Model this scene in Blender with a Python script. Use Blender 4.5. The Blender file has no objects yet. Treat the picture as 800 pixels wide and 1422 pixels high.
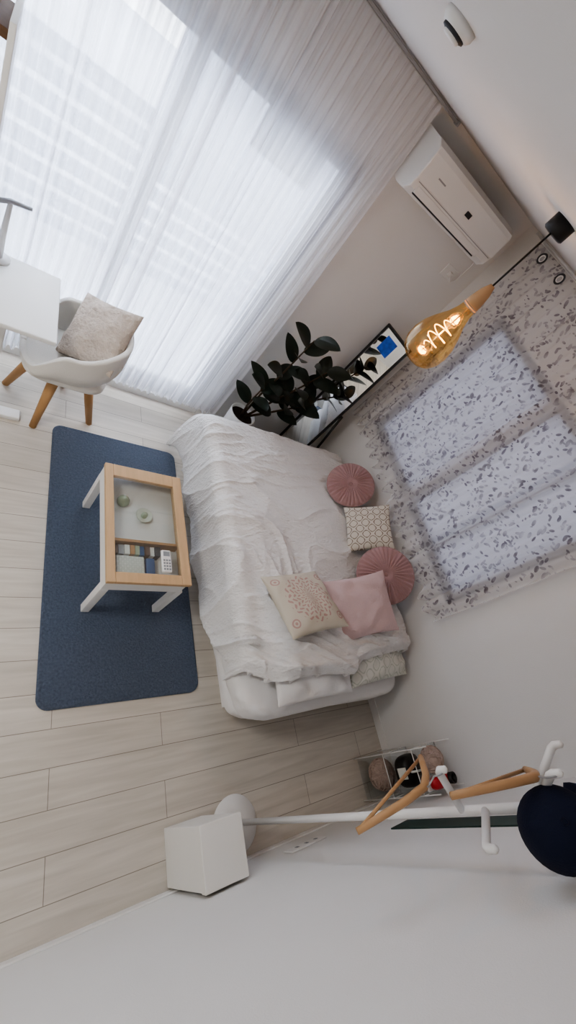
import bpy, bmesh, math, random
import numpy as np
from mathutils import Vector, Matrix, noise
random.seed(7)
D=bpy.data; SC=bpy.context.scene
H=2.25; XW=2.58; YC=2.48; YB=-0.45; ZC=2.40; XL=-1.6

# ------------------------------------------------------------ materials
def mat(name,col,rough=.6,spec=.3,metal=0,bump=0,bscale=60,var=0,vscale=5,sheen=0,stretch=None,emis=None,estr=0,bstretch=None,bdist=.01):
    m=D.materials.new(name); m.use_nodes=True; nt=m.node_tree; b=nt.nodes['Principled BSDF']
    b.inputs['Base Color'].default_value=(*col,1); b.inputs['Roughness'].default_value=rough
    b.inputs['Metallic'].default_value=metal; b.inputs['Specular IOR Level'].default_value=spec
    if sheen: b.inputs['Sheen Weight'].default_value=sheen
    if emis: b.inputs['Emission Color'].default_value=(*emis,1); b.inputs['Emission Strength'].default_value=estr
    tc=nt.nodes.new('ShaderNodeTexCoord'); mp=nt.nodes.new('ShaderNodeMapping'); nt.links.new(tc.outputs['Object'],mp.inputs[0])
    if stretch: mp.inputs['Scale'].default_value=stretch
    n=nt.nodes.new('ShaderNodeTexNoise'); n.inputs['Scale'].default_value=vscale; n.inputs['Detail'].default_value=5
    nt.links.new(mp.outputs[0],n.inputs['Vector'])
    r=nt.nodes.new('ShaderNodeMix'); r.data_type='RGBA'
    v=max(var,.015)
    r.inputs['A'].default_value=(*[c*(1-v) for c in col],1); r.inputs['B'].default_value=(*[min(1,c*(1+v)) for c in col],1)
    nt.links.new(n.outputs['Fac'],r.inputs['Factor']); nt.links.new(r.outputs['Result'],b.inputs['Base Color'])
    if bump:
        mp3=nt.nodes.new('ShaderNodeMapping'); nt.links.new(tc.outputs['Object'],mp3.inputs[0])
        if bstretch: mp3.inputs['Scale'].default_value=bstretch
        n2=nt.nodes.new('ShaderNodeTexNoise'); n2.inputs['Scale'].default_value=bscale; n2.inputs['Detail'].default_value=4
        nt.links.new(mp3.outputs[0],n2.inputs['Vector'])
        bp=nt.nodes.new('ShaderNodeBump'); bp.inputs['Strength'].default_value=bump; bp.inputs['Distance'].default_value=bdist
        nt.links.new(n2.outputs['Fac'],bp.inputs['Height']); nt.links.new(bp.outputs[0],b.inputs['Normal'])
    return m

def newmat(name):
    m=D.materials.new(name); m.use_nodes=True; nt=m.node_tree; nt.nodes.clear()
    o=nt.nodes.new('ShaderNodeOutputMaterial'); return m,nt,o
def nd(nt,t,**kw):
    n=nt.nodes.new(t)
    for k,v in kw.items():
        if k in n.inputs: n.inputs[k].default_value=v
        else: setattr(n,k,v)
    return n
def math_(nt,op,a,b=None,c=None):
    n=nt.nodes.new('ShaderNodeMath'); n.operation=op
    for i,x in enumerate((a,b,c)):
        if x is None: continue
        if isinstance(x,(int,float)): n.inputs[i].default_value=x
        else: nt.links.new(x,n.inputs[i])
    return n.outputs[0]

M={}
M['wall']=mat('wall_paint',(.80,.795,.785),.9,.15,bump=.12,bscale=220)
M['ceil']=mat('ceiling_paint',(.74,.74,.735),.9,.15,bump=.1,bscale=200)
M['white']=mat('white_plastic',(.82,.82,.81),.4,.4)
M['whitewood']=mat('white_painted_wood',(.82,.81,.79),.45,.35,bump=.03)
M['oak']=mat('light_oak',(.60,.41,.24),.5,.3,var=.16,vscale=7,stretch=(8,1,8))
M['oak2']=mat('oak_leg',(.48,.28,.13),.5,.3,var=.15,vscale=7,stretch=(6,6,1))
M['beech']=mat('beech_hanger',(.50,.30,.155),.45,.35,var=.1,vscale=12)
M['black']=mat('black_metal',(.012,.012,.013),.4,.4)
M['dark']=mat('dark_frame',(.045,.05,.06),.5,.3)
M['alu']=mat('grey_aluminium',(.36,.37,.39),.45,.4,metal=.2)
M['alu2']=mat('window_grey_frame',(.20,.21,.23),.5,.3)
M['bed']=mat('white_cotton',(.80,.79,.78),.95,.1,bump=.95,bscale=50,sheen=.1,bstretch=(.9,2.0,1),bdist=.011)
M['sheet']=mat('white_sheet',(.80,.79,.78),.95,.1,bump=.4,bscale=14,sheen=.1,bdist=.02)
M['fabric']=mat('cream_upholstery',(.72,.70,.655),.95,.1,bump=.25,bscale=250,sheen=.2)
M['knit']=mat('beige_knit',(.60,.52,.45),.95,.1,bump=1.0,bscale=50,var=.18,vscale=45,bdist=.025)
M['pink']=mat('dusty_pink_velvet',(.41,.255,.255),.8,.2,bump=.2,bscale=90,sheen=.25,var=.08,vscale=20)
M['palepink']=mat('pale_pink_linen',(.62,.47,.47),.9,.1,bump=.3,bscale=120,sheen=.15,var=.05,vscale=15)
M['leaf']=mat('rubber_leaf',(.011,.019,.013),.33,.4,var=.3,vscale=8)
M['stem']=mat('plant_stem',(.06,.04,.025),.7,.2)
M['soil']=mat('soil',(.03,.02,.015),.95,.1,bump=.8,bscale=60)
M['pot']=mat('white_ceramic',(.75,.75,.74),.3,.5)
M['navy']=mat('navy_cotton',(.012,.016,.035),.85,.15,bump=.3,bscale=200)
M['red']=mat('red_gloss',(.50,.02,.03),.35,.5)
M['wicker']=mat('wicker_ball',(.50,.39,.34),.8,.2,bump=.8,bscale=60,var=.3,vscale=40)
M['green_dark']=mat('dark_green_panel',(.03,.06,.055),.5,.3)
M['box']=mat('ivory_board',(.79,.775,.735),.7,.2,bump=.08,bscale=150)
M['conc']=mat('outside_concrete',(.58,.60,.65),.9,.1,var=.15,vscale=3)
M['siding']=mat('house_siding',(.40,.43,.50),.9,.1,var=.1,vscale=2)
M['brown']=mat('walnut_board',(.12,.065,.035),.6,.3,var=.2,vscale=8,stretch=(1,8,8))
M['glasswhite']=mat('frosted_dish',(.72,.76,.68),.2,.5)
M['greenglass']=mat('sage_glass',(.38,.46,.33),.15,.5)
M['bluebook']=mat('blue_book',(.03,.10,.26),.5,.3)
M['keys']=mat('grey_buttons',(.30,.32,.34),.6,.3)
M['paper']=mat('paper',(.75,.77,.72),.8,.2)

m,nt,o=newmat('mirror_glass'); g=nd(nt,'ShaderNodeBsdfGlossy'); g.inputs['Roughness'].default_value=.01; g.inputs['Color'].default_value=(.9,.92,.92,1)
nt.links.new(g.outputs[0],o.inputs[0]); M['mirror']=m
def clear(name,tint=(1,1,1),base=.04,edge=.5,gcol=(1,1,1)):
    m,nt,o=newmat(name); t=nd(nt,'ShaderNodeBsdfTransparent'); t.inputs[0].default_value=(*tint,1)
    g=nd(nt,'ShaderNodeBsdfGlossy'); g.inputs['Roughness'].default_value=.04; g.inputs['Color'].default_value=(*gcol,1)
    f=nd(nt,'ShaderNodeLayerWeight'); f.inputs['Blend'].default_value=.5
    k=math_(nt,'MULTIPLY_ADD',math_(nt,'POWER',f.outputs['Facing'],3.),edge,base)
    mx=nd(nt,'ShaderNodeMixShader'); nt.links.new(k,mx.inputs[0]); nt.links.new(t.outputs[0],mx.inputs[1]); nt.links.new(g.outputs[0],mx.inputs[2]); nt.links.new(mx.outputs[0],o.inputs[0]); return m
M['glass']=clear('clear_glass',(.97,.985,.98))
M['tglass']=clear('table_glass',(.95,.97,.965),base=.09)
M['amber']=clear('amber_glass',(.97,.76,.46),base=.12,edge=.7,gcol=(1,.85,.6))
M['acrylic']=clear('clear_acrylic',(.93,.95,.96),base=.08)
m,nt,o=newmat('frosted_pane'); t=nd(nt,'ShaderNodeBsdfTranslucent'); t.inputs[0].default_value=(.27,.27,.285,1); t2=nd(nt,'ShaderNodeBsdfTransparent'); t2.inputs[0].default_value=(.22,.22,.23,1)
mx=nd(nt,'ShaderNodeMixShader'); mx.inputs[0].default_value=.7; nt.links.new(t2.outputs[0],mx.inputs[1]); nt.links.new(t.outputs[0],mx.inputs[2]); nt.links.new(mx.outputs[0],o.inputs[0]); M['frost']=m
m,nt,o=newmat('filament_glow'); e=nd(nt,'ShaderNodeEmission'); e.inputs[0].default_value=(1,.52,.16,1); e.inputs[1].default_value=14; nt.links.new(e.outputs[0],o.inputs[0]); M['fil']=m

def sheer(name,op,col,streak=(26,1,.5),pattern=False,tl=.5,sa=.75):
    m,nt,o=newmat(name)
    tc=nd(nt,'ShaderNodeTexCoord'); mp=nd(nt,'ShaderNodeMapping'); mp.inputs['Scale'].default_value=streak; nt.links.new(tc.outputs['Object'],mp.inputs[0])
    n=nd(nt,'ShaderNodeTexNoise'); n.inputs['Scale'].default_value=1.0; n.inputs['Detail'].default_value=3; nt.links.new(mp.outputs[0],n.inputs['Vector'])
    if pattern: fac=math_(nt,'MULTIPLY_ADD',n.outputs['Fac'],.1,op-.05)
    else:
        fac=math_(nt,'MULTIPLY_ADD',n.outputs['Fac'],sa,op-.5*sa)
        sz=nd(nt,'ShaderNodeSeparateXYZ'); nt.links.new(tc.outputs['Object'],sz.inputs[0])
        hd=nd(nt,'ShaderNodeMapRange'); hd.inputs['From Min'].default_value=1.75; hd.inputs['From Max'].default_value=2.2; hd.inputs['To Min'].default_value=0; hd.inputs['To Max'].default_value=.30; nt.links.new(sz.outputs[2],hd.inputs['Value'])
        fac=math_(nt,'ADD',fac,hd.outputs[0])
    dif=nd(nt,'ShaderNodeBsdfDiffuse'); dif.inputs[0].default_value=(*col,1); tr=nd(nt,'ShaderNodeBsdfTranslucent'); tr.inputs[0].default_value=(*col,1)
    if pattern:
        mask=None
        for sc,rot,thr,off in ((28,.6,.32,0),(33,-.7,.30,3.3),(40,1.7,.28,7.1)):
            mp2=nd(nt,'ShaderNodeMapping'); mp2.inputs['Location'].default_value=(0,off,off); mp2.inputs['Scale'].default_value=(0,1.9,.95)
            vr=nd(nt,'ShaderNodeVectorRotate'); vr.rotation_type='X_AXIS'; vr.inputs['Angle'].default_value=rot; nt.links.new(tc.outputs['Object'],vr.inputs['Vector'])
            nt.links.new(vr.outputs[0],mp2.inputs[0])
            v=nd(nt,'ShaderNodeTexVoronoi'); v.inputs['Scale'].default_value=sc*.58; v.inputs['Randomness'].default_value=.8; nt.links.new(mp2.outputs[0],v.inputs['Vector'])
            k=math_(nt,'LESS_THAN',v.outputs['Distance'],thr)
            mask=k if mask is None else math_(nt,'MAXIMUM',mask,k)
        n3=nd(nt,'ShaderNodeTexNoise'); n3.inputs['Scale'].default_value=16; n3.inputs['Detail'].default_value=2; nt.links.new(tc.outputs['Object'],n3.inputs['Vector'])
        mask=math_(nt,'MULTIPLY',mask,math_(nt,'MINIMUM',math_(nt,'MULTIPLY_ADD',n3.outputs['Fac'],1.6,-.02),1.0))
        c=nd(nt,'ShaderNodeMix',data_type='RGBA'); c.inputs['A'].default_value=(*col,1); c.inputs['B'].default_value=(.22,.20,.225,1); nt.links.new(mask,c.inputs['Factor'])
        nt.links.new(c.outputs['Result'],dif.inputs[0]); nt.links.new(c.outputs['Result'],tr.inputs[0])
        fac=math_(nt,'ADD',fac,math_(nt,'MULTIPLY',mask,.38))
    fac=math_(nt,'MINIMUM',math_(nt,'MAXIMUM',fac,.05),1.0)
    m1=nd(nt,'ShaderNodeMixShader'); m1.inputs[0].default_value=tl; nt.links.new(dif.outputs[0],m1.inputs[1]); nt.links.new(tr.outputs[0],m1.inputs[2])
    tp=nd(nt,'ShaderNodeBsdfTransparent'); m2=nd(nt,'ShaderNodeMixShader'); nt.links.new(fac,m2.inputs[0]); nt.links.new(tp.outputs[0],m2.inputs[1]); nt.links.new(m1.outputs[0],m2.inputs[2]); nt.links.new(m2.outputs[0],o.inputs[0]); return m
M['sheer']=sheer('sheer_voile',.72,(.91,.91,.94),streak=(48,1,.16),tl=.52,sa=.75)
M['floral']=sheer('floral_voile',.50,(.88,.865,.86),pattern=True,tl=.4)

# floor planks
m=D.materials.new('pale_oak_planks'); m.use_nodes=True; nt=m.node_tree; b=nt.nodes['Principled BSDF']; b.inputs['Roughness'].default_value=.5; b.inputs['Specular IOR Level'].default_value=.35
tc=nd(nt,'ShaderNodeTexCoord')
br=nd(nt,'ShaderNodeTexBrick'); br.inputs['Scale'].default_value=1; br.inputs['Brick Width'].default_value=1.35; br.inputs['Row Height'].default_value=.15; br.inputs['Mortar Size'].default_value=.0018; br.inputs['Mortar Smooth'].default_value=.3; br.offset=.37; br.offset_frequency=2
br.inputs['Color1'].default_value=(.59,.55,.49,1); br.inputs['Color2'].default_value=(.64,.60,.54,1); br.inputs['Mortar'].default_value=(.29,.26,.22,1)
mpb=nd(nt,'ShaderNodeMapping'); mpb.inputs['Location'].default_value=(.35,.036,0); nt.links.new(tc.outputs['Object'],mpb.inputs[0]); nt.links.new(mpb.outputs[0],br.inputs['Vector'])
mp=nd(nt,'ShaderNodeMapping'); mp.inputs['Scale'].default_value=(1.6,22,1); nt.links.new(tc.outputs['Object'],mp.inputs[0])
n=nd(nt,'ShaderNodeTexNoise'); n.inputs['Scale'].default_value=1.5; n.inputs['Detail'].default_value=8; n.inputs['Distortion'].default_value=.6; nt.links.new(mp.outputs[0],n.inputs['Vector'])
cr=nd(nt,'ShaderNodeValToRGB'); cr.color_ramp.elements[0].position=.3; cr.color_ramp.elements[0].color=(.86,.845,.82,1); cr.color_ramp.elements[1].position=.7; cr.color_ramp.elements[1].color=(1.06,1.05,1.04,1); nt.links.new(n.outputs['Fac'],cr.inputs[0])
mx=nd(nt,'ShaderNodeMix',data_type='RGBA',blend_type='MULTIPLY'); mx.inputs['Factor'].default_value=1; nt.links.new(br.outputs['Color'],mx.inputs['A']); nt.links.new(cr.outputs[0],mx.inputs['B']); nt.links.new(mx.outputs['Result'],b.inputs['Base Color'])
M['floor']=m
M['rug']=mat('denim_blue_rug',(.098,.122,.168),.95,.1,bump=1.0,bscale=120,sheen=.1,var=.5,vscale=90)
def patt(name,base,ink,scale,rings=False,thr=.5):
    m=D.materials.new(name); m.use_nodes=True; nt=m.node_tree; b=nt.nodes['Principled BSDF']; b.inputs['Roughness'].default_value=.95; b.inputs['Specular IOR Level'].default_value=.1
    tc=nd(nt,'ShaderNodeTexCoord')
    sx=nd(nt,'ShaderNodeSeparateXYZ'); nt.links.new(tc.outputs['Object'],sx.inputs[0])
    if rings:
        r=math_(nt,'SQRT',math_(nt,'ADD',math_(nt,'POWER',math_(nt,'ABSOLUTE',sx.outputs[0]),2.),math_(nt,'POWER',math_(nt,'ABSOLUTE',sx.outputs[1]),2.)))
        th=math_(nt,'ARCTAN2',sx.outputs[1],sx.outputs[0])
        pet=math_(nt,'MULTIPLY',math_(nt,'ABSOLUTE',math_(nt,'SINE',math_(nt,'MULTIPLY',th,6.))),.022)
        a=math_(nt,'SINE',math_(nt,'MULTIPLY',math_(nt,'ADD',r,pet),230.)); c=math_(nt,'SINE',math_(nt,'MULTIPLY',th,24.))
        k=math_(nt,'GREATER_THAN',math_(nt,'ADD',a,math_(nt,'MULTIPLY',c,.7)),thr)
        k=math_(nt,'MULTIPLY',k,math_(nt,'LESS_THAN',r,.145))
        cx=math_(nt,'SUBTRACT',math_(nt,'ABSOLUTE',sx.outputs[0]),.155); cy=math_(nt,'SUBTRACT',math_(nt,'ABSOLUTE',sx.outputs[1]),.125)
        rc=math_(nt,'SQRT',math_(nt,'ADD',math_(nt,'MULTIPLY',cx,cx),math_(nt,'MULTIPLY',cy,cy)))
        k=math_(nt,'MAXIMUM',k,math_(nt,'MULTIPLY',math_(nt,'LESS_THAN',rc,.03),math_(nt,'GREATER_THAN',math_(nt,'SINE',math_(nt,'MULTIPLY',rc,400.)),.0)))
    else:
        a=math_(nt,'SINE',math_(nt,'MULTIPLY',sx.outputs[0],scale)); c=math_(nt,'SINE',math_(nt,'MULTIPLY',sx.outputs[1],scale))
        p=math_(nt,'ABSOLUTE',math_(nt,'ADD',a,c))
        n=nd(nt,'ShaderNodeTexNoise'); n.inputs['Scale'].default_value=90; nt.links.new(tc.outputs['Object'],n.inputs['Vector'])
        p=math_(nt,'ADD',p,math_(nt,'MULTIPLY',n.outputs['Fac'],.6))
        k=math_(nt,'LESS_THAN',math_(nt,'ABSOLUTE',math_(nt,'SUBTRACT',p,.9)),.22)
    c=nd(nt,'ShaderNodeMix',data_type='RGBA'); c.inputs['A'].default_value=(*base,1); c.inputs['B'].default_value=(*ink,1); nt.links.new(k,c.inputs['Factor']); nt.links.new(c.outputs['Result'],b.inputs['Base Color']); return m
M['embroid']=patt('embroidered_linen',(.58,.535,.45),(.48,.325,.295),0,True,.45)
M['lattice']=patt('lattice_linen',(.64,.60,.53),(.26,.21,.17),75)
M['sage']=patt('sage_print',(.70,.70,.65),(.54,.56,.50),60)
M['calendar']=patt('printed_card',(.72,.74,.70),(.35,.42,.35),260)
M['bluereflect']=mat('painted_blue_reflection',(.02,.10,.55),.3,.4,var=.8,vscale=30)  # colour of the blue reflection painted onto the mirror

# ------------------------------------------------------------ geometry helpers
def obj(name,verts,faces,material,smooth=False,parent=None,loc=None):
    me=D.meshes.new(name); me.from_pydata([tuple(v) for v in verts],[],faces); me.update()
    o=D.objects.new(name,me); bpy.context.collection.objects.link(o)
    if material: me.materials.append(material)
    if smooth:
        for p in me.polygons: p.use_smooth=True
    if parent: o.parent=parent
    if loc: o.location=loc
    return o
def empty(name,loc=(0,0,0)):
    e=D.objects.new(name,None); e.empty_display_size=.05; bpy.context.collection.objects.link(e); e.location=loc; return e
def boxd(x0,x1,y0,y1,z0,z1):
    v=[(x,y,z) for x in(x0,x1) for y in(y0,y1) for z in(z0,z1)]
    f=[(0,1,3,2),(4,6,7,5),(0,4,5,1),(2,3,7,6),(0,2,6,4),(1,5,7,3)]
    return v,f
def box(name,x0,x1,y0,y1,z0,z1,material,bev=.004,parent=None,seg=2):
    v,f=boxd(x0,x1,y0,y1,z0,z1); o=obj(name,v,f,material,parent=parent)
    if bev:
        b=o.modifiers.new('b','BEVEL'); b.width=bev; b.segments=seg; b.limit_method='ANGLE'
        for p in o.data.polygons: p.use_smooth=True
        w=o.modifiers.new('w','WEIGHTED_NORMAL')
    return o
def boxes(name,lst,material,parent=None):
    V=[];F=[]
    for b in lst:
        v,f=boxd(*b); k=len(V); V+=v; F+=[tuple(i+k for i in q) for q in f]
    return obj(name,V,F,material,parent=parent)
def frame_of(d):
    d=Vector(d).normalized(); a=Vector((0,0,1)) if abs(d.z)<.9 else Vector((1,0,0))
    u=d.cross(a).normalized(); return u,d.cross(u).normalized(),d
def tube(name,pts,rad,material,parent=None,n=12,cap=True):
    pts=[Vector(p) for p in pts]; 
    if not hasattr(rad,'__len__'): rad=[rad]*len(pts)
    V=[];F=[]; u=None
    for i,p in enumerate(pts):
        d=(pts[min(i+1,len(pts)-1)]-pts[max(i-1,0)]).normalized()
        if u is None: u,w,_=frame_of(d)
        else:
            u=(u-d*u.dot(d)).normalized(); w=d.cross(u)
        for k in range(n):
            a=2*math.pi*k/n; V.append(p+(u*math.cos(a)+w*math.sin(a))*rad[i])
    for i in range(len(pts)-1):
        for k in range(n):
            F.append((i*n+k,i*n+(k+1)%n,(i+1)*n+(k+1)%n,(i+1)*n+k))
    if cap: F.append(tuple(range(n))[::-1]); F.append(tuple((len(pts)-1)*n+k for k in range(n)))
    return obj(name,V,F,material,smooth=True,parent=parent)
def lathe(name,prof,material,center=(0,0,0),n=40,parent=None):
    V=[];F=[]
    for r,z in prof:
        for k in range(n):
            a=2*math.pi*k/n; V.append((center[0]+r*math.cos(a),center[1]+r*math.sin(a),center[2]+z))
    for i in range(len(prof)-1):
        for k in range(n): F.append((i*n+k,i*n+(k+1)%n,(i+1)*n+(k+1)%n,(i+1)*n+k))
    return obj(name,V,F,material,smooth=True,parent=parent)
def orient(o,center,xdir,normal):
    z=Vector(normal).normalized(); x=Vector(xdir); x=(x-z*x.dot(z)).normalized(); y=z.cross(x)
    Mx=Matrix((x,y,z)).transposed().to_4x4(); Mx.translation=Vector(center); o.matrix_world=Mx; return o
def pillow(name,w,d,t,material,center,xdir,normal,parent=None,n=36,wr=.004,seed=0,pinch=.10):
    V=[];F=[]
    for s in(1,-1):
        for i in range(n+1):
            for j in range(n+1):
                u=math.sin((i/n-.5)*math.pi); v=math.sin((j/n-.5)*math.pi)
                x=u*w/2*(1-pinch*(1-v*v)*abs(u)**3*.8); y=v*d/2*(1-pinch*(1-u*u)*abs(v)**3*.8)
                z=t/2*((1-u**2)*(1-v**2))**.42
                z+=wr*noise.noise(Vector((x*14+seed,y*14,s*3.)))*min(1,(1-u*u)*(1-v*v)*6)*2
                V.append((x,y,s*z))
    N=(n+1)**2
    for s in(0,1):
        for i in range(n):
            for j in range(n):
                a=s*N+i*(n+1)+j; q=(a,a+n+1,a+n+2,a+1); F.append(q if s==0 else q[::-1])
    o=obj(name,V,F,material,smooth=True)
    bm=bmesh.new(); bm.from_mesh(o.data); bmesh.ops.remove_doubles(bm,verts=bm.verts,dist=.0004); bm.to_mesh(o.data); bm.free()
    for p in o.data.polygons: p.use_smooth=True
    orient(o,center,xdir,normal)
    if parent: o.parent=parent
    return o

# ------------------------------------------------------------ room shell
T=.12
box('floor',XL-T,XW+T,YB-T,YC+T,-.1,0,M['floor'],bev=0)
box('ceiling',XL-T,XW+T,YB-T,YC+T,ZC,ZC+.1,M['ceil'],bev=0)
WX0,WX1,WZ0,WZ1=-.30,1.43,.06,2.0
boxes('wall_north',[(XL-T,WX0,YC,YC+T,0,ZC),(WX1,XW+T,YC,YC+T,0,ZC),(WX0,WX1,YC,YC+T,WZ1,ZC),(WX0,WX1,YC,YC+T,0,WZ0)],M['wall'])
VY0,VY1,VZ0,VZ1=.54,2.07,.87,2.0
boxes('wall_east',[(XW,XW+T,YB-T,VY0,0,ZC),(XW,XW+T,VY1,YC,0,ZC),(XW,XW+T,VY0,VY1,VZ1,ZC),(XW,XW+T,VY0,VY1,0,VZ0)],M['wall'])
box('wall_south',XL-T,XW+T,YB-T,YB,0,ZC,M['wall'],bev=0)
box('wall_west',XL-T,XL,YB,YC,0,ZC,M['wall'],bev=0)
box('baseboard_east',XW-.008,XW,YB,YC,0,.06,M['whitewood'],bev=.002)
box('baseboard_south',XL,XW-.01,YB,YB+.008,0,.05,M['whitewood'],bev=.002)
box('baseboard_north',WX1+.02,XW-.01,YC-.008,YC,0,.06,M['whitewood'],bev=.002)

w=empty('window_1')
fr=.045
boxes('outer_frame',[(WX0,WX1,YC+.03,YC+.1,WZ1-fr-.02,WZ1),(WX0,WX1,YC+.03,YC+.1,WZ0,WZ0+fr),(WX0,WX0+fr,YC+.03,YC+.1,WZ0+fr,WZ1-fr),(WX1-fr,WX1,YC+.03,YC+.1,WZ0+fr,WZ1-fr)],M['dark'],parent=w)
boxes('sash_frame',[(.51,.56,YC+.04,YC+.09,WZ0+fr,WZ1-fr-.02),(WX1-fr-.04,WX1-fr,YC+.05,YC+.09,WZ0+fr,WZ1-fr-.02),(WX0+fr,WX1-fr,YC+.05,YC+.09,WZ0+fr,WZ0+fr+.07),(WX0+fr,WX1-fr,YC+.05,YC+.09,WZ1-fr-.06,WZ1-fr-.02)],M['alu2'],parent=w)
box('glass_pane',WX0+fr,WX1-fr,YC+.065,YC+.07,WZ0+fr,WZ1-fr,M['glass'],bev=0,parent=w)
w=empty('window_2')
boxes('frame',[(XW+.004,XW+.09,VY0,VY1,VZ1-.05,VZ1),(XW+.004,XW+.09,VY0,VY1,VZ0,VZ0+.05),(XW+.004,XW+.09,VY0,VY0+.05,VZ0,VZ1),(XW+.004,XW+.09,VY1-.05,VY1,VZ0,VZ1),(XW+.01,XW+.08,1.29,1.36,VZ0,VZ1),(XW+.05,XW+.08,.92,.945,VZ0,VZ1)],M['alu2'],parent=w)
boxes('sill_trim',[(XW-.012,XW+.004,VY0-.03,VY1+.03,VZ0-.03,VZ0),(XW-.012,XW+.004,VY0-.03,VY1+.03,VZ1,VZ1+.03),(XW-.012,XW+.004,VY0-.03,VY0,VZ0,VZ1),(XW-.012,XW+.004,VY1,VY1+.03,VZ0,VZ1)],M['whitewood'],parent=w)
box('glass_pane',XW+.035,XW+.04,VY0+.03,VY1-.03,VZ0+.03,VZ1-.03,M['frost'],bev=0,parent=w)

# outside
box('ground_outside',-8,10,YC+T+.01,14,-.25,-.15,M['conc'],bev=0)
e=empty('garden_fence')
boxes('slats',[(-4,4.6,4.3,4.33,.0+i*.16-.1,.11+i*.16-.1) for i in range(8)]+[(-4+i*1.2,-3.95+i*1.2,4.33,4.38,-.15,1.2) for i in range(8)],M['siding'],parent=e)
e=empty('neighbour_house')
boxes('walls',[(-6,-.2,7.5,9,-.15,5),(1.6,6,7.0,9,-.15,4)],M['siding'],parent=e)
boxes('windows',[(-2.2,-1.2,7.47,7.5,.8,2),(2.4,3.4,6.97,7.0,.8,2)],M['dark'],parent=e)
boxes('neighbour_wall',[(5.0,5.1,-3,6,-.15,3.2)],M['conc'])

# ------------------------------------------------------------ curtains
def curtain(name,axis,a0,a1,z0,z1,plane,amp,nf,material,nseg=700,nz=30,hem=0,flare=0,seed=0,parent=None,topx=0):
    V=[];F=[]
    ph=[0]
    for i in range(nseg): 
        x=i/nseg; ph.append(ph[-1]+ (1+.75*noise.noise(Vector((x*9,seed,0)))))
    tot=ph[-1]
    for j in range(nz+1):
        q=j/nz; 
        for i in range(nseg+1):
            s=i/nseg; p=ph[i]/tot*nf*2*math.pi
            am=amp*(.35+.80*(1-q))*(.65+.8*noise.noise(Vector((s*13,q*1.0,seed))))
            off=am*math.sin(p+.6*noise.noise(Vector((s*5,q*1.4,seed+3))))+am*.35*math.sin(2.3*p+1)
            al=a0+(a1-a0)*s+flare*(1-q)*(s-.5)+.012*noise.noise(Vector((s*20,q*1.5,seed+9)))*(1-q)+topx*s*q**3
            z=z0+(z1-z0)*q+(hem*math.sin(p)*(1-q)**6 if hem else 0)
            P=(al,plane+off,z) if axis=='x' else (plane+off,al,z)
            V.append(P)
    for j in range(nz):
        for i in range(nseg):
            a=j*(nseg+1)+i; F.append((a,a+1,a+nseg+2,a+nseg+1))
    return obj(name,V,F,material,smooth=True,parent=parent)
e=empty('sheer_curtain')
curtain('panel_1','x',.62,1.57,.10,2.375,YC-.05,.027,20,M['sheer'],seed=1,parent=e,topx=-.045,nseg=900)
curtain('panel_2','x',-.40,.66,.10,2.375,YC-.06,.029,21,M['sheer'],seed=5,parent=e,nseg=900)
e=empty('curtain_rail')
box('track',-.45,1.63,YC-.07,YC-.04,2.378,2.392,M['alu'],bev=.003,parent=e)
box('end_cap',1.63,1.645,YC-.075,YC-.035,2.374,2.396,M['alu'],bev=.004,parent=e)

e=empty('floral_curtain')
curtain('panel_1','y',1.28,2.28,.78,2.37,XW-.055,.017,9,M['floral'],seed=11,parent=e,hem=.028,nseg=360)
e2=empty('floral_curtain.001')
curtain('panel_1','y',.46,1.36,.76,2.37,XW-.074,.016,8,M['floral'],seed=17,parent=e2,hem=.028,nseg=360)
def ring(name,c,r,t,material,parent,axis='y'):
    pts=[]
    for k in range(25):
        a=2*math.pi*k/24
        pts.append((c[0]+r*math.cos(a),c[1],c[2]+r*math.sin(a)) if axis=='y' else (c[0],c[1]+r*math.cos(a),c[2]+r*math.sin(a)))
    return tube(name,pts,t,material,parent=parent,n=8,cap=False)
e=empty('curtain_rod'); tube('rod',[(XW-.065,.40,2.385),(XW-.065,2.34,2.385)],.006,M['white'],parent=e)
boxes('brackets',[(XW-.07,XW,y,y+.02,2.38,2.395) for y in(.42,1.4,2.30)],M['white'],parent=e)
for i,y in enumerate((2.13,1.93)):
    ring('ring_%d'%(i+1),(XW-.10,y,2.325),.026,.0055,M['dark'],e,axis='x')
    ring('ring_face_%d'%(i+1),(XW-.098,y,2.325),.018,.004,M['white'],e,axis='x')

# ------------------------------------------------------------ rug
def rrect(x0,x1,y0,y1,r,n=8):
    P=[]
    for cx,cy,a0 in((x1-r,y1-r,0),(x0+r,y1-r,90),(x0+r,y0+r,180),(x1-r,y0+r,270)):
        for k in range(n+1):
            a=math.radians(a0+90*k/n); P.append((cx+r*math.cos(a),cy+r*math.sin(a)))
    return P
P=rrect(.432,1.226,.34,1.985,.055); n=len(P)
Pi=rrect(.440,1.218,.348,1.977,.050)
Pj=rrect(.452,1.206,.360,1.965,.042)
V=[(x,y,.0) for x,y in P]+[(x,y,.009) for x,y in P]+[(x,y,.013) for x,y in Pi]+[(x,y,.011) for x,y in Pj]
F=[]
for a in range(3): F+=[(a*n+k,a*n+(k+1)%n,(a+1)*n+(k+1)%n,(a+1)*n+k) for k in range(n)]
F.append(tuple(range(3*n,4*n)))
obj('area_rug',V,F,M['rug'])

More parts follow.
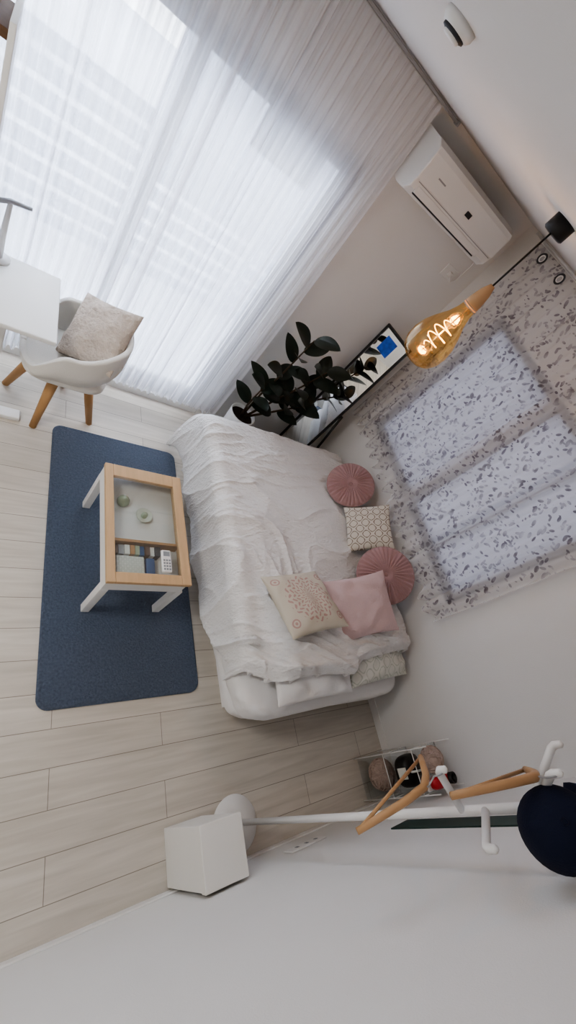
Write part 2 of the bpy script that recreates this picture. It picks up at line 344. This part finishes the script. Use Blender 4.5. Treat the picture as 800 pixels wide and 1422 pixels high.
# ------------------------------------------------------------ coffee table
t=empty('coffee_table'); tx0,tx1,ty0,ty1,tz=.605,1.025,.785,1.45,.42
z0=.013
def board(nm,a,b,c,d,e_,f,m_=M['oak'],bev=.003): return box(nm,a,b,c,d,e_,f,m_,bev,parent=t)
fw=.052
board('top_side_1',tx0,tx0+fw-.012,ty0,ty1,tz-.025,tz); board('top_side_2',tx1-fw,tx1,ty0,ty1,tz-.025,tz)
board('top_end_1',tx0+fw-.012,tx1-fw,ty0,ty0+fw,tz-.025,tz); board('top_end_2',tx0+fw-.012,tx1-fw,ty1-fw-.02,ty1,tz-.025,tz)
board('glass_top',tx0+.035,tx1-fw+.005,ty0+fw-.005,ty1-fw-.015,tz-.010,tz-.004,M['tglass'],0)
boxes('apron',[(tx0+.004,tx0+.02,ty0+.004,ty1-.004,tz-.105,tz-.025),(tx0+.02,tx1-.02,ty0+.004,ty0+.02,tz-.105,tz-.025),(tx0+.02,tx1-.02,ty1-.02,ty1-.004,tz-.105,tz-.025)],M['whitewood'],parent=t)
box('drawer_front',tx1-.02,tx1-.004,ty0+.02,ty1-.02,tz-.105,tz-.025,M['oak'],.002,parent=t)
box('tray_floor',tx0+.02,tx1-.02,ty0+.02,ty1-.02,tz-.105,tz-.095,M['white'],0,parent=t)
box('tray_divider',tx0+.03,tx1-.03,1.015,1.03,tz-.095,tz-.03,M['oak2'],.002,parent=t)
i=0
for x,y in((tx0+.002,ty0+.002),(tx1-.042,ty0+.002),(tx0+.002,ty1-.042),(tx1-.042,ty1-.042)):
    i+=1; box('leg_%d'%i,x,x+.04,y,y+.04,z0,tz-.104,M['whitewood'],.003,parent=t)
tzf=tz-.0945
e=empty('green_glass_jar'); lathe('jar',[(.0,0),(.028,0),(.033,.012),(.03,.03),(.018,.04),(.012,.048),(0,.05)],M['greenglass'],(.72,1.28,tzf),parent=e)
e=empty('glass_dish'); lathe('dish',[(.0,.0),(.035,.0),(.045,.018),(.042,.02),(.03,.007),(.0,.006)],M['glasswhite'],(.83,1.21,tzf),parent=e); lathe('knob',[(.016,.006),(.016,.028),(.0,.034)],M['greenglass'],(.83,1.21,tzf),parent=e)
e=empty('row_of_books')
cols=[M['brown'],M['keys'],M['paper'],M['oak2'],M['greenglass'],M['bluebook'],M['brown'],M['paper'],M['dark'],M['oak']]
x=.65
for i in range(9):
    wd=.022+.008*random.random(); box('book_%d'%(i+1),x,x+wd,.955,1.005,tzf,tzf+.045+.012*random.random(),cols[i],.001,parent=e); x+=wd+.002
box('printed_calendar',.665,.80,.85,.945,tzf+.03,tzf+.05,M['calendar'],.003)
box('magazine_stack',.66,.81,.845,.95,tzf,tzf+.03,M['paper'],.002)
box('blue_notebook',.815,.86,.85,.945,tzf,tzf+.04,M['bluebook'],.003)
e=empty('remote_control'); rz=tz-.0035
box('body',.868,.918,.845,.965,rz,rz+.018,M['white'],.006,parent=e,seg=3)
box('display',.876,.910,.93,.956,rz+.018,rz+.0192,M['keys'],.0005,parent=e)
boxes('buttons',[(.874+a*.014,.883+a*.014,.855+b_*.016,.864+b_*.016,rz+.017,rz+.020) for a in range(3) for b_ in range(4)],M['keys'],parent=e)

# ------------------------------------------------------------ bed
bed=empty('bed')
bx0,bx1,by0,by1=1.24,2.50,.12,2.02
boxes('base',[(bx0+.12,bx1-.04,by0+.12,by1-.06,.0,.10)],M['whitewood'],parent=bed)
def softbox(name,x0,x1,y0,y1,z0,z1,e1,material,parent,n=60,amp=.006,seed=0,p=5.):
    cx,cy,cz=(x0+x1)/2,(y0+y1)/2,(z0+z1)/2; a,b,c=(x1-x0)/2,(y1-y0)/2,(z1-z0)/2
    V=[];F=[];nu,nv=n*3,n
    def sp(w,m): return math.copysign(abs(w)**m,w)
    m1=2/e1; m2=2/p
    for j in range(nv+1):
        ph=-math.pi/2+math.pi*j/nv
        for i in range(nu):
            th=2*math.pi*i/nu
            x=a*sp(math.cos(ph),m2)*sp(math.cos(th),m1); y=b*sp(math.cos(ph),m2)*sp(math.sin(th),m1); z=c*sp(math.sin(ph),m2)
            q=noise.noise(Vector((x*5+seed,y*5,z*8)))*amp+noise.noise(Vector((x*16+seed,y*16,z*10)))*amp*.4
            V.append((cx+x+q,cy+y+q,cz+z+q))
    for j in range(nv):
        for i in range(nu):
            F.append((j*nu+i,j*nu+(i+1)%nu,(j+1)*nu+(i+1)%nu,(j+1)*nu+i))
    return obj(name,V,F,material,smooth=True,parent=parent)
softbox('mattress',bx0,bx1,by0,by1,.18,.44,12,M['sheet'],bed,seed=4,p=3.6,amp=.014,n=80)
softbox('lower_futon',bx0+.03,bx1,by0+.02,by1,.06,.25,10,M['sheet'],bed,seed=14,p=3.,amp=.014,n=70)
def smooth(a,b,x): t_=max(0,min(1,(x-a)/(b-a))); return t_*t_*(3-2*t_)
def duvet():
    nu,nv=300,400; V=[];F=[]
    W=1.30; drop0=.40; Y0,Y1=.25,2.05
    for j in range(nv+1):
        v=j/nv
        y=Y0+v*(Y1-Y0)
        # the hanging side gets shorter toward the head of the bed
        drop=drop0-.20*(1-smooth(.28,.85,y))
        for i in range(nu+1):
            u=i/nu; L=u*(drop+W+.10)
            r=.085; x_l=1.215; ztop=.525
            if L<drop-r:
                x=x_l; z=ztop-drop+L; nx,nz=-1,0
            elif L<drop-r+r*math.pi/2:
                a=(L-(drop-r))/r; x=x_l+r-r*math.cos(a); z=ztop-r+r*math.sin(a); nx,nz=-math.cos(a),math.sin(a)
            else:
                s=L-(drop-r+r*math.pi/2); x=x_l+r+s; z=ztop; nx,nz=0,1
                if x>2.47:
                    dz=x-2.47; x=2.47+.3*min(dz,.09); z-=dz*.9
            yy=y
            foot=smooth(1.90,2.05,y)
            hs=.10*(1-smooth(1.22,1.42,x))+.075*smooth(1.86,2.0,x)+.03*smooth(2.2,2.5,x)+.012*math.sin(x*9)
            yy+=hs*(1-smooth(0,.16,v))
            hump=.090*smooth(1.30,1.46,x)*(1-.25*smooth(2.3,2.5,x))*(1-smooth(.46,.78,y))
            hump-=.018*math.exp(-((x-1.93)/.05)**2)*(1-smooth(.5,.7,y))
            puff=.020*noise.noise(Vector((x*2.8,y*2.8,z*3+2)))
            wx=noise.noise(Vector((x*1.6,y*1.6,7.)))*1.2
            a1=y+.45*(1-smooth(.4,1.6,y))*x+.10*wx
            b1=x-.3*y
            rid=(1-abs(noise.noise(Vector((b1*1.5+wx,a1*7.5,1.+z*2)))))**8
            rid2=(1-abs(noise.noise(Vector((b1*3.2+wx*1.5,a1*17,4.+z*3)))))**7
            rid3=(1-abs(noise.noise(Vector((b1*14,y*30,8.)))))**3
            near=1-.40*smooth(.7,1.5,y)
            side=1-smooth(1.35,1.75,x)
            dsp=puff+(rid-.2)*.025*(near+.35*side)+(rid2-.2)*.014*(near+.3*side)+(rid3-.5)*.0042
            dsp*= (.55+.45*nz) if nz<.9 else 1
            if nz<.5: dsp+=.016*math.sin(y*13+2*noise.noise(Vector((y*3,1,1))))*(1-max(0,nz))*smooth(ztop-.05,ztop-drop0,z)
            x+=nx*dsp; z+=nz*dsp
            if nz>0: z+=hump*nz
            edge=smooth(0,.035,v)
            z-=(1-edge)**2*.05 + foot**2*.10
            fl=smooth(1.80,2.06,y)*smooth(ztop-.02,ztop-drop0,z)
            x-=fl*.035; yy+=fl*.005
            V.append((x,yy,max(z,.03)))
    for j in range(nv):
        for i in range(nu):
            a=j*(nu+1)+i; F.append((a,a+1,a+nu+2,a+nu+1))
    o=obj('duvet',V,F,M['bed'],smooth=True,parent=bed)
    s=o.modifiers.new('s','SOLIDIFY'); s.thickness=.028; s.offset=-1
duvet()
pillow('pillow_1',.54,.36,.13,M['sheet'],(1.66,.335,.485),(1,.02,0),(0,-.12,1),parent=bed,seed=3,wr=.012,pinch=.05)
pillow('pillow_2',.54,.36,.13,M['sage'],(2.20,.375,.485),(1,.06,0),(0,-.12,1),parent=bed,seed=8,wr=.012,pinch=.05)

def round_cushion(name,R_,t_,material,center,normal,pleats=34):
    V=[];F=[];nr=26;nth=204
    for s in(1,-1):
        for i in range(nr+1):
            q=i/nr; r=R_*math.sin(q*math.pi/2)
            for k in range(nth):
                a=2*math.pi*k/nth
                z=t_/2*(1-(r/R_)**2.6)**.5 if r<R_ else 0
                z-= .030*math.exp(-(r/.022)**2)
                pl=.0065*math.sin(a*pleats+1.2*math.sin(5*a))*smooth(.08,.3,q)*(1-q**8)
                V.append(((r)*math.cos(a),(r)*math.sin(a),s*(z+pl)))
    N=(nr+1)*nth
    for s in(0,1):
        for i in range(nr):
            for k in range(nth):
                a=s*N+i*nth+k;b=s*N+i*nth+(k+1)%nth; f=(a,a+nth,b+nth,b) ; F.append(f if s==0 else f[::-1])
    e=empty(name); o=obj('cover',V,F,material,smooth=True)
    bm=bmesh.new(); bm.from_mesh(o.data); bmesh.ops.remove_doubles(bm,verts=bm.verts,dist=.0003); bm.to_mesh(o.data); bm.free()
    for p in o.data.polygons: p.use_smooth=True
    orient(o,center,(0,1,0),normal); o.parent=e
    nz=Vector(normal).normalized()
    b=lathe('button',[(0,-.004),(.012,-.004),(.016,.002),(.011,.009),(0,.011)],material,n=20); orient(b,Vector(center)+nz*(t_/2-.026),(0,1,0),normal); b.parent=e
    pts=[(R_*math.cos(2*math.pi*k/72),R_*math.sin(2*math.pi*k/72),0) for k in range(73)]
    p=tube('piping',pts,.0055,material,n=8,cap=False); orient(p,center,(0,1,0),normal); p.parent=e
round_cushion('round_cushion',.175,.08,M['pink'],(2.30,1.55,.65),(-.62,-.12,.78))
round_cushion('round_cushion.001',.19,.08,M['pink'],(2.305,.81,.68),(-.60,-.15,.80))
pillow('lattice_cushion',.35,.33,.10,M['lattice'],(2.325,1.18,.66),(.22,1,.08),(-.72,-.02,.7),seed=5)
pillow('pink_cushion',.44,.37,.12,M['palepink'],(1.985,.60,.66),(1,.10,.30),(-.34,-.22,.93),seed=15,wr=.008)
pillow('embroidered_cushion',.40,.38,.11,M['embroid'],(1.55,.62,.655),(1,.14,.05),(-.08,.26,1),seed=25,wr=.006)

# ------------------------------------------------------------ desk
d=empty('desk')
box('top',-.75,.29,1.85,2.36,.695,.72,M['white'],.006,parent=d,seg=3)
for i,x in enumerate((.06,-.62)):
    box('column_%d'%(i+1),x-.035,x+.035,1.94,2.00,.03,.695,M['white'],.006,parent=d)
box('foot_1',-.35,.255,1.935,2.005,.0,.03,M['white'],.008,parent=d)
box('foot_2',-.655,-.585,1.70,2.30,.0,.03,M['white'],.008,parent=d)
box('crossbar',-.62,.06,1.955,1.985,.62,.68,M['white'],.004,parent=d)
e=empty('desk_lamp')
lathe('base',[(0,0),(.05,0),(.05,.012),(.0,.014)],M['white'],(.015,2.30,.72),parent=e)
tube('stem',[(.015,2.30,.73),(.015,2.30,.85),(.02,2.30,1.01)],[.017,.014,.010],M['white'],parent=e)
tube('head',[(-.03,2.28,1.0),(.02,2.30,1.012),(.10,2.32,1.012)],[.011,.011,.008],M['alu'],parent=e)
e=empty('shelf_unit')
box('board',-.75,-.072,2.09,2.36,1.60,1.63,M['brown'],.003,parent=e)
box('lower_board',-.75,-.072,2.09,2.36,1.32,1.345,M['brown'],.003,parent=e)
box('side_panel',-.072,-.052,2.07,2.37,.72,1.66,M['whitewood'],.003,parent=e)
box('side_panel_2',-.77,-.75,2.07,2.37,.72,1.66,M['whitewood'],.003,parent=e)

# ------------------------------------------------------------ chair
ch=empty('tub_chair'); cx,cy=.41,2.12
def shell():
    V=[];F=[];nt_,ns=72,24
    for i in range(nt_+1):
        th=math.radians(-180+360*i/nt_); back=abs(math.degrees(th))
        rim=.735-.10*smooth(35,95,back)-.18*smooth(100,140,back)
        for j in range(ns+1):
            s=j/ns
            z=.36+(rim-.36)*s
            r=.135+.115*math.sin(min(1,s*1.5)*math.pi/2)*(1) if rim>.47 else .135+.10*math.sin(min(1,s*1.2)*math.pi/2)
            sq=(abs(math.cos(th))**2.7+abs(math.sin(th))**2.7)**(-1/2.7)
            V.append((cx+r*sq*math.cos(th)*.97,cy+r*sq*math.sin(th)*.97,z))
    for i in range(nt_):
        for j in range(ns):
            a=i*(ns+1)+j; F.append((a,a+ns+1,a+ns+2,a+1))
    k=len(V); V.append((cx,cy,.355))
    for i in range(nt_): F.append((i*(ns+1),k,(i+1)*(ns+1)))
    o=obj('shell',V,F,M['fabric'],smooth=True,parent=ch)
    s=o.modifiers.new('s','SOLIDIFY'); s.thickness=.03; s.offset=0; 
    b=o.modifiers.new('ss','SUBSURF'); b.levels=1; b.render_levels=1
shell()
softbox('seat',cx-.225,cx+.205,cy-.215,cy+.215,.37,.465,4,M['fabric'],ch,n=24,amp=.002,p=3)
for i,(fx,fy) in enumerate(((.325,1.93),(.64,2.07),(.165,2.21),(.475,2.335))):
    tp=(cx+(fx-cx)*.5,cy+(fy-cy)*.5,.39)
    tube('leg_%d'%(i+1),[tp,(fx,fy,0.0)],[.032,.019],M['oak2'],parent=ch,n=16)
pillow('knit_cushion',.38,.38,.13,M['knit'],(.50,2.12,.655),(.30,.70,.62),(-.70,-.30,.58),seed=33,wr=.008)

# ------------------------------------------------------------ air conditioner
a=empty('air_conditioner')
dz=-.022
prof=[(YC,2.09),(YC-.09,2.075),(YC-.17,2.085),(YC-.208,2.115),(YC-.218,2.16),(YC-.218,2.28),(YC-.208,2.305),(YC-.17,2.325),(YC,2.33)]
V=[];F=[];k=len(prof); xs=(1.545,1.55,2.315,2.32)
for xi,x in enumerate(xs):
    sc=.985 if xi in(0,3) else 1
    for y,z in prof: V.append((x,YC+(y-YC)*sc,2.2+(z-2.2)*sc+dz))
for i in range(3):
    for j in range(k-1): F.append((i*k+j,i*k+j+1,(i+1)*k+j+1,(i+1)*k+j))
    F.append((i*k+k-1,i*k,(i+1)*k,(i+1)*k+k-1))
F.append(tuple(range(k))); F.append(tuple(3*k+j for j in range(k))[::-1])
obj('body',V,F,M['white'],parent=a)
f_=YC-.218
box('panel_gap',1.57,2.30,f_-.0015,f_+.004,2.150+dz,2.153+dz,M['alu'],0,parent=a)
box('outlet_slot',1.59,2.20,f_+.009,f_+.018,2.096+dz,2.103+dz,M['dark'],.001,parent=a)
box('louver',1.585,2.21,f_+.001,f_+.012,2.104+dz,2.140+dz,M['white'],.003,parent=a)
box('display_label',1.93,1.975,f_-.0025,f_+.001,2.20+dz,2.225+dz,M['dark'],0,parent=a)
box('logo_strip',1.65,1.71,f_-.002,f_+.001,2.215+dz,2.222+dz,M['alu'],0,parent=a)
box('trim_1',2.322,2.42,YC-.075,YC,2.08,2.15,M['white'],.01)
o_=empty('wall_outlet'); box('plate',2.30,2.42,YC-.008,YC,1.87,1.95,M['white'],.003,parent=o_)
tube('plug_cord',[(2.36,YC-.03,1.91),(2.38,YC-.05,1.88),(2.42,YC-.04,1.90),(2.44,YC-.02,1.96),(2.45,YC-.012,2.03),(2.43,YC-.012,2.08)],.005,M['white'],parent=o_)
box('plug',2.345,2.375,YC-.035,YC-.008,1.895,1.925,M['white'],.004,parent=o_)

# ------------------------------------------------------------ pendant lamp
px,py=1.40,1.26
p=empty('pendant_lamp')
lathe('ceiling_canopy',[(0,-.05),(.035,-.05),(.042,-.045),(.042,0),(0,0)],M['black'],(px+.02,py+.01,ZC),parent=p)
tube('cord',[(px,py,ZC-.045),(px,py,2.13)],.0035,M['black'],parent=p)
lathe('wood_socket',[(0,.0),(.010,.0),(.022,-.03),(.029,-.07),(.031,-.095),(.0,-.095)],M['beech'],(px,py,2.14),parent=p)
prof=[(.028,2.05),(.032,2.02),(.044,1.985),(.066,1.945),(.084,1.905),(.092,1.865),(.089,1.825),(.073,1.792),(.045,1.773),(.0,1.766)]
lathe('bulb_glass',prof,M['amber'],(px,py,0),n=48,parent=p)
pts=[]
for k in range(161):
    s=k/160; a_=2*math.pi*3.5*s; rr=.018+.022*math.sin(s*math.pi)
    pts.append((px+rr*math.cos(a_),py+rr*math.sin(a_),1.965-.12*s))
tube('filament',pts,.0019,M['fil'],parent=p,n=6)
tube('filament_support',[(px,py,2.04),(px,py,1.85)],.003,M['alu'],parent=p,n=6)
lathe('bulb_collar',[(.029,2.04),(.031,2.052),(.02,2.055)],M['alu'],(px,py,0),parent=p)
L=D.lights.new('bulb_light','POINT'); L.energy=5; L.color=(1,.62,.28); L.shadow_soft_size=.03
lo=D.objects.new('bulb_light',L); lo.location=(px,py,1.9); bpy.context.collection.objects.link(lo); lo.parent=p

s_=empty('smoke_detector'); lathe('base',[(0,-.018),(.03,-.018),(.036,-.01),(.036,0),(0,0)],M['white'],(.60,1.08,ZC),parent=s_); lathe('vent_ring',[(.020,-.024),(.026,-.022),(.026,-.016),(.0,-.016)],M['dark'],(.60,1.08,ZC),parent=s_)
lathe('cap',[(0,-.028),(.018,-.028),(.020,-.02),(.0,-.02)],M['white'],(.60,1.08,ZC),parent=s_)

# ------------------------------------------------------------ rubber plant
pl=empty('rubber_plant'); pc=(1.66,2.25)
lathe('pot',[(0,0),(.075,0),(.085,.02),(.105,.34),(.108,.36),(.098,.36),(.095,.33),(0,.33)],M['pot'],(pc[0],pc[1],0),parent=pl)
lathe('soil',[(.0,.335),(.096,.332)],M['soil'],(pc[0],pc[1],0),parent=pl)
def leaf(base,dirv,length,width,up,idx):
    d_=Vector(dirv).normalized(); up=Vector(up); s=d_.cross(up).normalized(); n_=s.cross(d_).normalized()
    V=[];F=[];N=14
    for i in range(N+1):
        q=i/N; wdt=width/2*math.sin(math.pi*q**.85)**.7 if 0<q<1 else 0.0005
        c=Vector(base)+d_*(length*q)-n_*(.16*length*q*q)
        for k,ss in enumerate((-1,-.5,0,.5,1)):
            V.append(c+s*(wdt*ss)+n_*(abs(ss)*wdt*.22))
    for i in range(N):
        for k in range(4): a_=i*5+k; F.append((a_,a_+1,a_+6,a_+5))
    obj('leaf_%d'%idx,V,F,M['leaf'],smooth=True,parent=pl)
stems=[[(1.66,2.25,.33),(1.65,2.23,.6),(1.66,2.2,.9),(1.67,2.19,1.18)],[(1.67,2.24,.33),(1.75,2.2,.6),(1.84,2.17,.85),(1.90,2.15,1.04)],[(1.65,2.24,.33),(1.60,2.2,.5),(1.57,2.15,.66),(1.56,2.13,.75)],[(1.68,2.25,.33),(1.80,2.2,.5),(1.90,2.15,.66),(1.96,2.13,.72)]]
li=0
for si,st in enumerate(stems):
    tube('stem_%d'%(si+1),st,[.010,.008,.006,.004],M['stem'],parent=pl,n=8)
    nl=(11,11,4,9)[si]
    for i in range(nl):
        q=.36+.64*i/(nl-1); f=q*3; k=min(2,int(f)); f-=k
        b=Vector(st[k]).lerp(Vector(st[k+1]),f); az=i*2.4+si*1.1+random.uniform(-.3,.3)
        dv=Vector((math.cos(az),math.sin(az)*.7-.2,.30+.6*(q-.4)))
        ln=random.uniform(.175,.22)
        if (b+dv.normalized()*ln).y>2.34: dv.y=-abs(dv.y)*.4
        if (b+dv.normalized()*ln).x>2.10: dv.x=-.25
        li+=1; leaf(b,dv,ln,random.uniform(.095,.12),(-.25,-.45,1),li)

# ------------------------------------------------------------ standing mirror
mi=empty('standing_mirror')
A=Vector((2.20,2.37,0)); B=Vector((2.335,2.155,0)); hz=1.47
ux=(B-A).normalized(); nn=Vector((ux.y,-ux.x,0)); 
if nn.x>0: nn=-nn
wd=(B-A).length
def mbox(name,u0,u1,n0,n1,z0_,z1_,m_):
    V=[]
    for u in(u0,u1):
        for n_ in(n0,n1):
            for z in(z0_,z1_): V.append(A+ux*u+nn*n_+Vector((0,0,z)))
    _,F=boxd(0,1,0,1,0,1); o=obj(name,V,F,m_,parent=mi); return o
mbox('frame_left',0,.018,0,.025,.0,hz,M['black']); mbox('frame_right',wd-.018,wd,0,.025,.0,hz,M['black'])
mbox('frame_top',.018,wd-.018,0,.025,hz-.018,hz,M['black']); mbox('frame_bottom',.018,wd-.018,0,.025,.01,.028,M['black'])
mbox('back_board',.018,wd-.018,0,.010,.028,hz-.018,M['black']); mbox('mirror_glass',.018,wd-.018,.010,.014,.028,hz-.018,M['mirror'])
tube('rear_leg',[B+Vector((.01,0,.75)),Vector((2.50,2.16,.0))],.010,M['black'],parent=mi)
mbox('blue_reflection',.06,.16,.0141,.0155,1.30,1.42,M['bluereflect'])  # thin blue patch on the glass, a painted-in reflection

# ------------------------------------------------------------ coat stand + hangers + cap
c=empty('coat_stand'); qx,qy=1.375,-.30
lathe('base',[(0,0),(.125,0),(.128,.006),(.125,.014),(.03,.018),(0,.018)],M['white'],(1.345,qy,0),parent=c,n=56)
tube('pole',[(qx,qy,.015),(qx,qy,1.72)],.0140,M['white'],parent=c,n=20)
def arm(i,z,tip,up=.025):
    tip=Vector(tip); b=Vector((qx,qy,z)); d_=(tip-b)
    tube('arm_%d'%i,[b,b+d_*.8,b+d_*.95,tip+Vector((0,0,.006)),tip+Vector((0,0,up)),tip+Vector((0,0,up+.006))],[.0115,.011,.011,.011,.010,.004],M['white'],parent=c,n=12)
arm(1,1.30,(1.18,-.16,1.40)); arm(2,1.38,(1.13,-.325,1.50)); arm(3,1.52,(1.44,-.17,1.62)); arm(4,1.54,(1.27,-.21,1.66))
def hanger(name,p0,p1,hook,nh=.10):
    e=empty(name); p0=Vector(p0);p1=Vector(p1); c0=(p0+p1)/2; d_=p1-p0; d_.normalize(); neck=c0+Vector((0,0,nh))
    pts=[p0,p0.lerp(neck,.3)+Vector((0,0,.006)),p0.lerp(neck,.65)+Vector((0,0,.012)),neck,p1.lerp(neck,.65)+Vector((0,0,.012)),p1.lerp(neck,.3)+Vector((0,0,.006)),p1]
    tube('shoulders',pts,[.009,.0105,.011,.012,.011,.0105,.009],M['beech'],parent=e,n=12)
    tube('bar',[p0+d_*.01+Vector((0,0,.002)),p1-d_*.01+Vector((0,0,.002))],.0055,M['beech'],parent=e,n=10)
    hp=Vector(hook); pts=[neck,neck+Vector((0,0,.015))]
    for k in range(9):
        a_=math.radians(200-25*k); pts.append(hp+d_*(.018*math.cos(a_))+Vector((0,0,.018*math.sin(a_))))
    tube('hook',pts,.0025,M['alu'],parent=e,n=8)
hanger('wooden_hanger',(.99,-.25,1.22),(1.36,-.14,1.22),(1.18,-.165,1.40),nh=.12)
hanger('wooden_hanger.001',(1.06,-.20,1.50),(1.47,-.225,1.50),(1.27,-.215,1.66),nh=.12)
e=empty('baseball_cap'); N=36;R_=.092; cc=Vector((1.30,-.33,1.61))
prof=[(R_,-.02),(R_*1.0,0.0),(R_*.97,.03),(R_*.86,.06),(R_*.62,.083),(R_*.3,.094),(0.001,.097)]
lathe('crown',prof,M['navy'],n=N,parent=e); lathe('button',[(0,.094),(.008,.096),(.006,.102),(0,.103)],M['navy'],n=14,parent=e)
V=[];F=[]
for i in range(21):
    a_=math.radians(-62+124*i/20)
    for j in range(5):
        r=R_*.98+.065*(j/4)*max(0,math.cos(a_*1.25))**.6; V.append((r*math.cos(a_),r*math.sin(a_),-.018-.02*(j/4)-.75*(math.sin(a_)*r)**2))
for i in range(20):
    for j in range(4): k=i*5+j; F.append((k,k+5,k+6,k+1))
br_=obj('brim',V,F,M['navy'],smooth=True,parent=e); s=br_.modifiers.new('s','SOLIDIFY'); s.thickness=.004
orient(e,cc,(.55,-.15,.85),(-.72,.30,.55))

# ------------------------------------------------------------ storage box
e=empty('storage_box')
box('body',.98,1.175,YB+.015,-.22,0,.315,M['box'],.004,parent=e); box('lid',.977,1.178,YB+.012,-.217,.315,.35,M['box'],.004,parent=e)

# ------------------------------------------------------------ corner rack
e=empty('acrylic_rack'); rx0,rx1,ry0,ry1=2.28,2.52,-.42,-.19
for i,z in enumerate((.03,.25,.47)):
    box('shelf_%d'%(i+1),rx0,rx1,ry0,ry1,z,z+.005,M['acrylic'],0,parent=e)
for i,(x,y) in enumerate(((rx0,ry0),(rx1,ry0),(rx0,ry1),(rx1,ry1))):
    tube('post_%d'%(i+1),[(x,y,0),(x,y,.58)],.003,M['white'],parent=e,n=10)
for i,z in enumerate((.25,.47)):
    tube('rim_%d'%(i+1),[(rx0,ry0,z),(rx1,ry0,z),(rx1,ry1,z),(rx0,ry1,z),(rx0,ry0,z)],.003,M['white'],parent=e,n=8)
def ball(name,cc,R_,m_core,m_str,nst=14,sq=1.):
    e=empty(name)
    for k in range(nst):
        ax=Vector((random.gauss(0,1),random.gauss(0,1),random.gauss(0,1))).normalized(); u,w_,_=frame_of(ax)
        pts=[]
        for i in range(25):
            q=(u*math.cos(2*math.pi*i/24)+w_*math.sin(2*math.pi*i/24))*R_; q.z*=sq; pts.append(Vector(cc)+q)
        tube('strand_%d'%(k+1),pts,.004,m_str,parent=e,n=6,cap=False)
    q=R_*.94; lathe('core',[(.001,-q*sq)]+[(q*math.sin(math.pi*i/12),-q*sq*math.cos(math.pi*i/12)) for i in range(1,12)]+[(.001,q*sq)],m_core,cc,parent=e)
ball('woven_basket',(2.38,-.305,.116),.088,M['wicker'],M['wicker'],18,.85)
e=empty('shoulder_bag'); softbox('bag_body',2.32,2.48,-.39,-.22,.258,.38,3,M['black'],e,n=20,amp=.004,p=3)
ring('handle',(2.40,-.31,.38),.05,.006,M['paper'],e)
box('clasp',2.316,2.324,-.34,-.28,.30,.36,M['paper'],.002,parent=e)
e=empty('sneaker')
y=-.375
softbox('upper',2.31,2.49,y-.035,y+.035,.49,.555,3,M['red'],e,n=16,amp=.003,p=2.6)
box('sole',2.305,2.495,y-.036,y+.036,.476,.492,M['white'],.007,parent=e)
lathe('collar',[(.028,0),(.030,.03),(.022,.032),(.020,.0)],M['black'],(2.45,y,.545),parent=e)
ball('woven_basket.001',(2.36,-.262,.535),.068,M['wicker'],M['wicker'],16,.85)

e=empty('wall_socket'); box('plate',1.47,1.69,YB,YB+.008,.20,.27,M['white'],.003,parent=e)
boxes('slots',[(1.52+i*.06,1.535+i*.06,YB+.008,YB+.0095,.225,.245) for i in range(3)],M['keys'],parent=e)
box('trim_2',1.80,1.93,YB,YB+.006,.60,2.0,M['green_dark'],.001)

# ------------------------------------------------------------ lights
W=D.worlds.new('World'); SC.world=W; W.use_nodes=True; nt=W.node_tree; bg=nt.nodes['Background']; bg.inputs[0].default_value=(.86,.90,1.0,1); bg.inputs[1].default_value=11.0
e=empty('added_fill_lamp'); lathe('shade',[(0,-.06),(.16,-.06),(.2,-.04),(.2,0),(0,0)],M['white'],(-.9,.9,ZC),parent=e)  # lamp added out of view as fill to brighten the interior
L=D.lights.new('added_fill_light','AREA'); L.shape='DISK'; L.size=.6; L.energy=25; L.color=(1,.97,.92)
lo=D.objects.new('added_fill_light',L); lo.location=(-.9,.9,ZC-.075); bpy.context.collection.objects.link(lo); lo.parent=e

# ------------------------------------------------------------ camera
R=np.array([[0.767,0.1503,0.6238],[-0.2107,-0.8593,0.4661],[0.606,-0.4889,-0.6274]]); u,s,vt=np.linalg.svd(R); R=u@vt
cam=D.cameras.new('camera'); co=D.objects.new('camera',cam); bpy.context.collection.objects.link(co)
Mc=Matrix(((R[0][0],-R[0][1],-R[0][2],0),(R[1][0],-R[1][1],-R[1][2],0),(R[2][0],-R[2][1],-R[2][2],H),(0,0,0,1)))
co.matrix_world=Mc; cam.sensor_fit='VERTICAL'; cam.sensor_height=36; cam.lens=587/1422*36; cam.clip_start=.01
SC.camera=co
SC.view_settings.view_transform='AgX'; SC.view_settings.exposure=0.08
try: SC.view_settings.look='AgX - Medium High Contrast'
except Exception as ex: print(ex)
